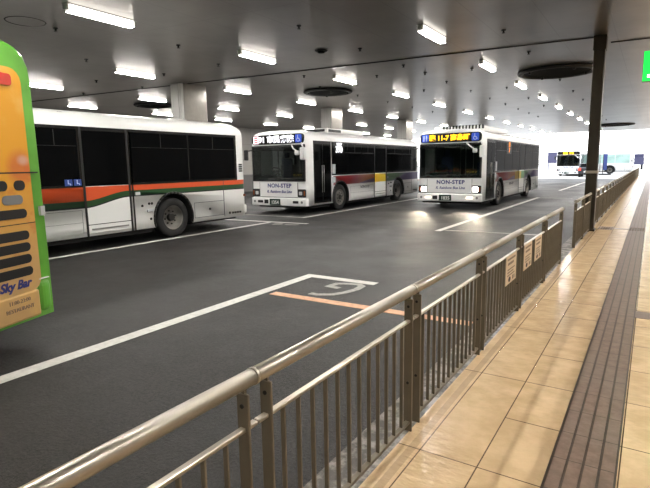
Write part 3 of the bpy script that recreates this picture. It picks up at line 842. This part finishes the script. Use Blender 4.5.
    b.box(-1.19, 1.19, -0.022, 0.01, 2.38, 2.43); b.box(-1.19, 1.19, -0.022, 0.01, 1.155, 1.20)
    for s in (1, -1): b.box(min(s * 1.19, s * 1.13), max(s * 1.19, s * 1.13), -0.022, 0.02, 1.2, 2.38)
    b.build("windscreen_frame", M["black"], root)
    b = MB(); b.bbox(-0.86, 0.86, -0.030, 0.01, 0.60, 1.12, 0.012, 2); b.build("front_panel", liv, root)
    b = MB(); b.box(-0.862, -0.850, -0.034, 0.0, 0.62, 1.12); b.box(0.850, 0.862, -0.034, 0.0, 0.62, 1.12); b.box(-0.85, 0.85, -0.034, 0.0, 0.585, 0.605); b.build("front_seam", M["grey_plastic"], root)
    b = MB(); b.bbox(-HW + 0.01, HW - 0.01, -0.085, 0.30, 0.28, 0.575, 0.045, 3); bp = b.build("front_bumper", M["white_paint"], root)
    for s in (1, -1):
        b = MB(); rrect(b, min(s * 0.87, s * 1.195), max(s * 0.87, s * 1.195), 0.60, 0.885, 0.03, -0.045, 0.06); hl = b.build("headlight", M["black"], root)
        b = MB(); lw = 0.10 if o.get("lit") else 0.068; b.bbox(s * 0.99 - lw, s * 0.99 + lw, -0.062, -0.03, 0.74 - lw * 0.9, 0.74 + lw * 0.9, 0.02, 2); b.build("headlight_lens", M["lamp_on"] if o.get("lit") else M["lens"], hl)
        b = MB(); b.bbox(s * 1.15 - 0.03, s * 1.15 + 0.03, -0.055, -0.02, 0.66, 0.83, 0.012, 1); b.build("indicator_lens", M["orange_lens"], hl)
        b = MB(); rrect(b, s * 0.80 - 0.12, s * 0.80 + 0.12, 0.385, 0.475, 0.02, -0.098, -0.06); b.build("fog_lamp", M["fog_on"] if o.get("lit") else M["black"], bp)
        b = MB(); b.cyl((s * 1.07, -0.10, 0.43), (s * 1.07, -0.06, 0.43), 0.045, 14); b.build("round_lamp", M["grey_plastic"], bp)
    b = MB(); b.bbox(-0.62, -0.43, -0.098, -0.06, 0.36, 0.50, 0.01, 1); b.build("tow_socket", M["black"], bp)
    b = MB(); b.bbox(-0.36, 0.12, -0.112, -0.07, 0.315, 0.535, 0.006, 1); pl = b.build("number_plate", M["plate"], bp)
    text("plate_digits", o.get("plate", "・196"), 0.17, (-0.11, -0.1145, 0.405), "-y", M["plate_text"], pl, bold=0.004)
    b = MB()
    for xa, ln in ((-0.55, 0.62), (0.25, 0.62)):
        b.cyl((xa, -0.04, 1.17), (xa + ln, -0.045, 1.25), 0.012, 6); b.cyl((xa + 0.1, -0.04, 1.245), (xa + ln + 0.16, -0.045, 1.29), 0.016, 6)
    b.build("wiper", M["black"], root)
    # mirrors: white hanging mirror on the kerb side, small dark one on the other
    b = MB(); b.tube([(1.05, -0.02, 2.44), (1.20, -0.22, 2.46), (1.27, -0.24, 2.32)], 0.028); b.build("mirror_arm", M["mirror_white"], root)
    b = MB(); b.bbox(1.17, 1.36, -0.31, -0.18, 1.90, 2.32, 0.04, 3); b.build("mirror", M["mirror_white"], root)
    b = MB(); b.tube([(0.62, 0.0, 2.42), (0.80, -0.16, 2.30), (0.98, -0.17, 2.18)], 0.026); b.bbox(0.90, 1.06, -0.25, -0.12, 2.06, 2.22, 0.04, 2); b.build("under_mirror", M["mirror_white"], root)
    b = MB(); b.tube([(-1.18, 0.0, 2.28), (-1.36, -0.12, 2.26)], 0.02); b.bbox(-1.46, -1.30, -0.18, -0.08, 1.92, 2.30, 0.03, 2); b.build("mirror", M["black"] if o.get("dark_mirror", True) else M["mirror_white"], root)
    if o.get("lit"):
        for s in (1, -1):
            ld = bpy.data.lights.new("headlamp_beam", "SPOT"); ld.energy = 260; ld.color = (1.0, 0.84, 0.62); ld.spot_size = math.radians(62); ld.spot_blend = 0.8; ld.shadow_soft_size = 0.08
            lo = link("headlamp_beam", ld, root, (s * 0.99, -0.09, 0.74)); lo.rotation_euler = (math.radians(90 - 9), 0, PI)
    if not detail: return root
    b = MB(); b.box(-1.14, 1.14, -0.016, -0.008, 1.195, 2.385); b.build("windscreen", M["windscreen"], root)
    text("front_lettering", "NON-STEP", 0.20, (0.05, -0.036, 1.0), "-y", M["navy"], root, spacing=1.1, sx=1.05, bold=0.006)
    text("front_script", o.get("script", "R. Rainbow Bus Line"), 0.135, (0.04, -0.036, 0.79), "-y", M["navy"], root, shear=0.25, bold=0.003)
    # cab interior seen through the windscreen
    b = MB(); b.bbox(-1.10, 1.10, 0.06, 0.50, 1.165, 1.26, 0.03, 2); b.bbox(-1.0, -0.2, 0.16, 0.50, 1.25, 1.36, 0.03, 2); b.build("dashboard", M["black"], root)
    b = MB(); b.lathe([(0.02 * math.sin(a), 0.21 + 0.02 * math.cos(a)) for a in [2 * PI * i / 8 for i in range(9)]], (0, 0, 0), "Z", 28); b.box(-0.2, 0.2, -0.015, 0.015, -0.01, 0.01); b.cyl((0, 0, -0.2), (0, 0, 0), 0.02, 8)
    me = b.mesh("steering_wheel", M["black"]); me.transform(Matrix.Translation((-0.52, 0.62, 1.52)) @ Matrix.Rotation(math.radians(-35), 4, "X")); link("steering_wheel", me, root)
    b = MB(); b.bbox(-0.76, -0.28, 1.15, 1.30, 1.18, 1.98, 0.06, 3); b.bbox(-0.62, -0.42, 1.17, 1.28, 2.0, 2.2, 0.04, 2); b.build("driver_seat", M["seat"], root)
    b = MB(); b.bbox(-1.10, -0.15, 1.55, 1.58, 1.17, 1.75, 0.01, 1); b.box(-0.17, -0.13, 1.55, 1.59, 1.17, 2.39); b.build("cab_partition", M["interior"], root)
    b = MB()
    for xx, yy in ((0.32, 0.9), (0.32, 1.9), (-0.3, 2.2), (0.75, 2.2)): b.cyl((xx, yy, 1.17), (xx, yy, 2.39), 0.017, 8)
    b.build("grab_pole", M["grabyellow"], root)
    for xx in (0.55, 0.98): 
        b = MB(); b.bbox(xx - 0.19, xx + 0.19, 2.2, 2.32, 1.17, 1.72, 0.05, 3); b.build("passenger_seat", M["seat"], root)
    b = MB(); b.box(-1.127, -1.120, 0.40, 1.4, 1.30, 2.28); b.box(-1.127, -1.120, 1.5, 2.5, 1.30, 2.28); b.build("cab_side_glass", M["lens"], root)
    b = MB(); b.box(0.62, 1.02, 0.03, 0.05, 1.27, 1.47); sb = b.build("notice_board", M["black"], root)
    text("notice_lettering", "ワンマン", 0.098, (0.82, 0.0275, 1.37), "-y", M["yellow_text"], sb)
    # destination display
    disp = o.get("display")
    if disp:
        text("display_text", disp[0], disp[1], (disp[2], -0.0345, 2.625), "-y", M[disp[3]], hd, bold=disp[4], sx=disp[5], spacing=disp[6])
    for s, key in ((-1, o.get("icon_l")), (1, o.get("icon_r"))):
        if not key: continue
        x0 = -1.10 if s < 0 else 0.80
        b = MB(); rrect(b, x0, x0 + 0.27, 2.50, 2.775, 0.04, -0.034, -0.02); ic = b.build("icon_panel", M[key], hd)
        b = MB()
        cx_ = x0 + 0.135; yy = -0.039
        if key == "icon_blue" and s > 0:     # wheelchair symbol
            b.cyl((cx_ - 0.02, yy, 2.735), (cx_ - 0.02, yy + 0.004, 2.735), 0.018, 12)
            b.poly([(cx_ - 0.035, yy, 2.71), (cx_ - 0.005, yy, 2.71), (cx_ + 0.0, yy, 2.63), (cx_ - 0.03, yy, 2.63)], (0, 0.004, 0))
            b.poly([(cx_ - 0.03, yy, 2.645), (cx_ + 0.045, yy, 2.645), (cx_ + 0.085, yy, 2.56), (cx_ + 0.06, yy, 2.55), (cx_ + 0.03, yy, 2.62), (cx_ - 0.03, yy, 2.62)], (0, 0.004, 0))
            for k in range(10):
                a0, a1 = math.radians(120 + k * 22), math.radians(120 + (k + 1) * 22)
                c0 = (cx_ - 0.005, 2.60)
                b.poly([(c0[0] + q * math.cos(a), yy, c0[1] + q * math.sin(a)) for q, a in ((0.072, a0), (0.072, a1), (0.052, a1), (0.052, a0))], (0, 0.004, 0))
            b.build("icon_symbol", M["icon_white"], ic)
        elif key == "icon_blue":             # two standing figures
            for dx_ in (-0.05, 0.05):
                b.cyl((cx_ + dx_, yy, 2.72), (cx_ + dx_, yy + 0.004, 2.72), 0.02, 12)
                b.box(cx_ + dx_ - 0.03, cx_ + dx_ + 0.03, yy, yy + 0.004, 2.62, 2.695); b.box(cx_ + dx_ - 0.022, cx_ + dx_ + 0.022, yy, yy + 0.004, 2.53, 2.62)
            b.build("icon_symbol", M["icon_white"], ic)
        else:
            for zz in (2.56, 2.64, 2.72): b.box(cx_ - 0.07, cx_ + 0.07, yy, yy + 0.004, zz - 0.022, zz + 0.018)
            b.build("icon_symbol", M["icon_red"], ic)
    # side display and stickers
    if o.get("side_text"):
        st, zz, y0_, m_, sz = o["side_text"]
        b = MB(); b.box(HW + 0.014, HW + 0.020, y0_ - 0.40, y0_ + 0.40, 2.05, 2.52); sd = b.build("side_display", M["band"], root)
        for q, (tx, tz, ts) in enumerate(st): text("display_text", tx, ts, (HW + 0.0225, y0_, tz), "+x", M[m_], sd, bold=0.012)
    if o.get("rainbow"):
        text("side_lettering", "NON-STEP", 0.15, (HW + 0.006, fw + 1.95, 0.80), "+x", M["darktext"], root, sx=1.1)
        b = MB(); b.bbox(HW + 0.008, HW + 0.018, 1.64, 1.86, 1.38, 1.74, 0.005, 1); b.bbox(HW - 0.01, HW + 0.012, 1.62, 1.86, 1.05, 1.27, 0.005, 1); b.build("door_notice", M["lens"], root)
    if o.get("stickers"):
        b = MB(); b.box(HW + 0.017, HW + 0.021, d0 - 0.40, d0 - 0.24, 1.37, 1.50); b.box(HW + 0.017, HW + 0.021, d0 - 0.21, d0 - 0.05, 1.37, 1.50); sk = b.build("access_stickers", M["blue_sticker"], root)
        b = MB()
        for yc in (d0 - 0.32, d0 - 0.13):
            b.cyl((HW + 0.021, yc - 0.01, 1.475), (HW + 0.0235, yc - 0.01, 1.475), 0.013, 10); b.box(HW + 0.021, HW + 0.0235, yc - 0.02, yc, 1.42, 1.46); b.box(HW + 0.021, HW + 0.0235, yc - 0.02, yc + 0.035, 1.405, 1.42); b.box(HW + 0.021, HW + 0.0235, yc + 0.025, yc + 0.045, 1.385, 1.41)
        b.build("sticker_symbols", M["icon_white"], sk)
    return root

make_bus("white bus with orange and green stripe, parked behind the green bus at left", (-11.10, 1.37, 0), 0.0, 9.60, 2.2, 6.96, "liv_orange",
         opts=dict(mid=(4.65, 5.74), nw=3, roof=((1.0, 3.75, 3.10, 0.8), (7.7, 8.3, 2.985, 0.45)), stickers=True, plate="・153", display=("車庫", 0.26, 0.0, "led_amber", 0.0, 1.0, 1.0)))
make_bus("white bus with rainbow stripe and white lit display, parked in the middle", (-11.25, 14.30, 0), 0.0, 9.95, 2.25, 7.50, "liv_rainbow",
         opts=dict(mid=(5.05, 6.15), rainbow=True, plate="1354", display=("91 市民病院", 0.27, -0.05, "led_white", 0.010, 1.12, 0.98), icon_l="icon_pink", icon_r="icon_blue",
                   roof=((1.95, 4.8, 3.10, 0.85), (6.3, 7.2, 2.99, 0.5)), side_text=((("市民病院", 2.47, 0.09), ("390", 2.27, 0.33)), 0, 2.12, "led_white", 0.3)))
make_bus("white bus with rainbow stripe, amber display and lit headlights, in the lane beside the pole", (-6.36, 18.40, 0), 0.0, 10.75, 2.45, 8.05, "liv_rainbow",
         opts=dict(mid=(5.8, 6.9), rainbow=True, lit=True, fins=True, plate="1835", display=("臨 11-7 高島町", 0.245, -0.03, "led_amber", 0.008, 1.0, 0.98), icon_l="icon_blue", icon_r="icon_blue",
                   roof=((0.8, 4.6, 3.10, 0.95), (6.6, 7.6, 3.0, 0.5)), side_text=((("11", 2.42, 0.24), ("7", 2.20, 0.24)), 0, 3.75, "led_orange", 0.3)))

# ---- green bus with the orange wrap, only its rear corner in the frame
GA = math.atan2(-0.947, 0.32)
GL = 9.2
Lx, Ly = Vector((0.32, -0.947)), Vector((0.947, 0.32))
corner = Vector((-4.9, 2.5)) + Vector((-0.32, 0.947)) * 0.11
orig = corner + Lx * HW - Ly * GL
g = thing("bus", "green bus with orange advert wrap on its rear, cut by the left edge", "bus", (orig.x, orig.y, 0), GA)
body = bus_body(GL, True).build("body", [M["liv_green"], M["under"]], g)
cut = MB()
for yy in (2.2, 6.6):
    for s in (1, -1): arch_cut(cut, s, yy)
boolean_cut(body, cut.mesh("c", [M["liv_green"], M["under"]]))
for yy, rr in ((2.2, False), (6.6, True)):
    wheel(g, HW - 0.035, yy, 1, rr); wheel(g, -HW + 0.035, yy, -1, rr)
b = MB(); b.box(-1.1, 1.1, 0.3, GL - 0.3, 0.22, 0.34); b.build("chassis", M["under"], g)
for s in (1, -1):
    b = MB(); b.box(min(s * HW, s * (HW + .01)), max(s * HW, s * (HW + .01)), 0.4, GL - 0.4, 1.335, 2.5); b.build("side_window", M["glass"], g)
b = MB(); rrect(b, -1.14, 1.14, 1.2, 2.4, 0.06, -0.02, 0.01); b.build("windscreen", M["glass"], g)
b = MB(); rrect(b, -1.078, 1.078, 0.575, 2.60, 0.12, GL - 0.005, GL + 0.022); b.build("advert_wrap", M["wrap"], g)
for s in (1, -1):
    b = MB(); b.bbox(min(s * (HW - 0.04), s * 1.035), max(s * (HW - 0.04), s * 1.035), GL - 0.30, GL + 0.028, 0.33, 0.665, 0.07, 4); b.build("bumper_corner", M["liv_green"], g)
b = MB(); b.bbox(-1.038, 1.038, GL - 0.28, GL + 0.03, 0.325, 0.58, 0.02, 2); bc = b.build("rear_bumper", M["wrap"], g)
def pad(name, x0, x1, z0, z1, r, m, y1):
    b = MB(); rrect(b, min(x0, x1), max(x0, x1), z0, z1, r, GL + 0.018, y1); b.build(name, M[m], g)
for s in (1, -1):
    for zz in (1.31, 1.11, 1.0, 0.89, 0.775): pad("engine_grille", s * 0.30, s * 0.99, zz - 0.042, zz + 0.042, 0.04, "black", GL + 0.026)
    pad("tail_lamp", s * 0.88, s * 1.0, 1.52, 1.61, 0.042, "black", GL + 0.027); pad("tail_lamp", s * 0.67, s * 0.81, 1.52, 1.61, 0.042, "black", GL + 0.027)
    pad("lamp_cluster", s * 0.74, s * 0.96, 1.395, 1.48, 0.04, "grey_plastic", GL + 0.027)
    pad("stop_lamp", s * 0.82, s * 0.97, 2.44, 2.54, 0.03, "red_lens", GL + 0.03)
b = MB(); b.box(-1.165, 1.165, GL - 0.01, GL + 0.0235, 1.672, 1.684); b.box(-1.075, 1.075, GL, GL + 0.0235, 1.212, 1.22)
b.build("seam_lines", M["black"], g)
b = MB(); b.box(-HW + 0.075, -1.05, GL - 0.02, GL + 0.026, 0.664, 0.672); b.build("bumper_seam", M["white_paint"], g)
text("advert_lettering", "Sky Bar", 0.11, (-0.78, GL + 0.0235, 0.665), "+y", M["navy"], g, shear=0.3, bold=0.004)
text("advert_small_print", "11:00-23:00", 0.05, (-0.80, GL + 0.033, 0.515), "+y", M["print"], bc)
text("advert_small_print", "RESTAURANT", 0.05, (-0.80, GL + 0.033, 0.445), "+y", M["print"], bc)
b = MB(); b.box(-1.20, -1.15, GL - 0.02, GL + 0.03, 1.27, 1.36); b.build("corner_reflector", M["lens"], g)

# ---- traffic outside the far end
make_bus("distant bus with amber display driving in from the bright street", (-8.15, 64.0, 0), 0.0, 10.2, 2.4, 7.6, "liv_rainbow",
         opts=dict(mid=(5.0, 6.1), rainbow=False, plate="・152", display=("臨 12", 0.30, -0.03, "led_amber", 0.02, 1.6, 1.0)))
make_bus("distant plain white bus seen side-on in the bright street right of the pole", (-10.9, 77.5, 0), math.radians(-90), 8.8, 2.2, 6.2, "white_paint", opts=dict(mid=(3.9, 5.0), nw=2, pale=True), detail=False)
t = thing("banner_flag", "tall blue banner on a pole before the distant white bus", "banner", (-5.05, 70.0, 0))
b = MB(); b.cyl((0, 0, 0), (0, 0, 3.0), 0.04, 8); b.cyl((0, 0, 2.95), (0.6, 0, 2.95), 0.025, 6); b.build("banner_pole", M["pole"], t)
b = MB(); b.box(0.03, 0.42, -0.01, 0.01, 0.6, 2.5); b.build("banner_cloth", M["blue_banner"], t)
b = MB(); b.bbox(-0.4, 0.9, -0.35, 0.35, 0, 0.15, 0.04, 2); b.build("banner_base", M["black"], t)
t = thing("sign_board", "dark blue board standing in the bright street left of the distant bus", "sign", (-16.2, 100.0, 0))
b = MB(); b.box(0, 2.2, 0, 0.2, 1.4, 3.4); b.build("board", M["navy_board"], t)
b = MB(); b.box(0.1, 0.25, 0.02, 0.18, 0, 1.4); b.box(1.85, 2.0, 0.02, 0.18, 0, 1.4); b.build("board_leg", M["navy_board"], t)
t = thing("truck", "dark distant truck standing in the bright street right of the railing end", "truck", (-4.3, 110.0, 0))
b = MB(); b.bbox(0, 2.9, 0, 5.0, 0.9, 2.2, 0.05, 2); b.build("load_bed", M["navy_board"], t)
b = MB(); b.bbox(0.1, 2.8, 3.4, 5.0, 2.1, 2.9, 0.1, 2); b.build("cab_back", M["navy_board"], t)
b = MB()
for xx in (0.05, 0.95, 1.9, 2.8): b.box(xx, xx + 0.08, 0.0, 0.08, 2.1, 3.3)
b.box(0.05, 2.88, 0, 0.08, 3.25, 3.32); b.build("bed_rack", M["navy_board"], t)
for xx in (0.15, 2.45):
    for yy in (0.9, 4.0):
        b = MB(); b.cyl((xx, yy, 0.45), (xx + 0.3, yy, 0.45), 0.45, 20); b.build("wheel", M["rubber"], t)
# small dark car whose tail lamp glows beside the pole
t = thing("car", "dark car with a glowing red tail lamp, half hidden behind the pole", "car", (-5.85, 60.0, 0))
b = MB()
side = [(0, 0.35), (0, 0.95), (0.15, 1.05), (0.55, 1.45), (2.1, 1.48), (2.8, 1.0), (3.5, 0.9), (3.6, 0.6), (3.6, 0.35)]
b.poly([(-0.78, y, z) for y, z in side], (1.56, 0, 0))
es = [e for e in b.bm.edges]; bmesh.ops.bevel(b.bm, geom=es, offset=0.05, segments=2, affect="EDGES")
b.build("car_body", M["car"], t)
b = MB(); b.poly([(-0.62, 0.19, 1.09), (0.62, 0.19, 1.09), (0.56, 0.48, 1.40), (-0.56, 0.48, 1.40)], (0, -0.03, 0.03)); b.build("rear_window", M["glass"], t)
for s in (-1, 1):
    b = MB(); b.bbox(s * 0.64 - 0.11, s * 0.64 + 0.11, -0.03, 0.03, 0.70, 0.98, 0.01, 1); b.build("tail_lamp", M["tail_on"], t)
    for yy in (0.65, 2.9):
        b = MB(); b.cyl((s * 0.60, yy, 0.30), (s * 0.80, yy, 0.30), 0.30, 20); b.build("wheel", M["rubber"], t)
b = MB(); b.box(-0.24, 0.24, -0.02, 0.01, 0.5, 0.66); b.build("number_plate", M["plate_text"], t)

# ------------------------------------------------------------------ light
w = bpy.data.worlds.new("overcast_sky"); SC.world = w; w.use_nodes = True
nt = w.node_tree; bg = nt.nodes["Background"]
k = NT(nt)
v, x, y, z = k.xyz("Generated")
nt.links.new(k.mix(k.smooth(z, 0.0, 0.6), (1.0, 0.99, 0.985), (0.86, 0.92, 1.0)), bg.inputs[0])
bg.inputs["Strength"].default_value = 4.0

SC.view_settings.view_transform = "Standard"
SC.view_settings.look = "None"
SC.view_settings.gamma = 1.0
SC.view_settings.use_curve_mapping = False
SC.view_settings.exposure = 0.0
SC.cycles.max_bounces = 6
SC.cycles.use_denoising = True
SC.cycles.sample_clamp_indirect = 6.0
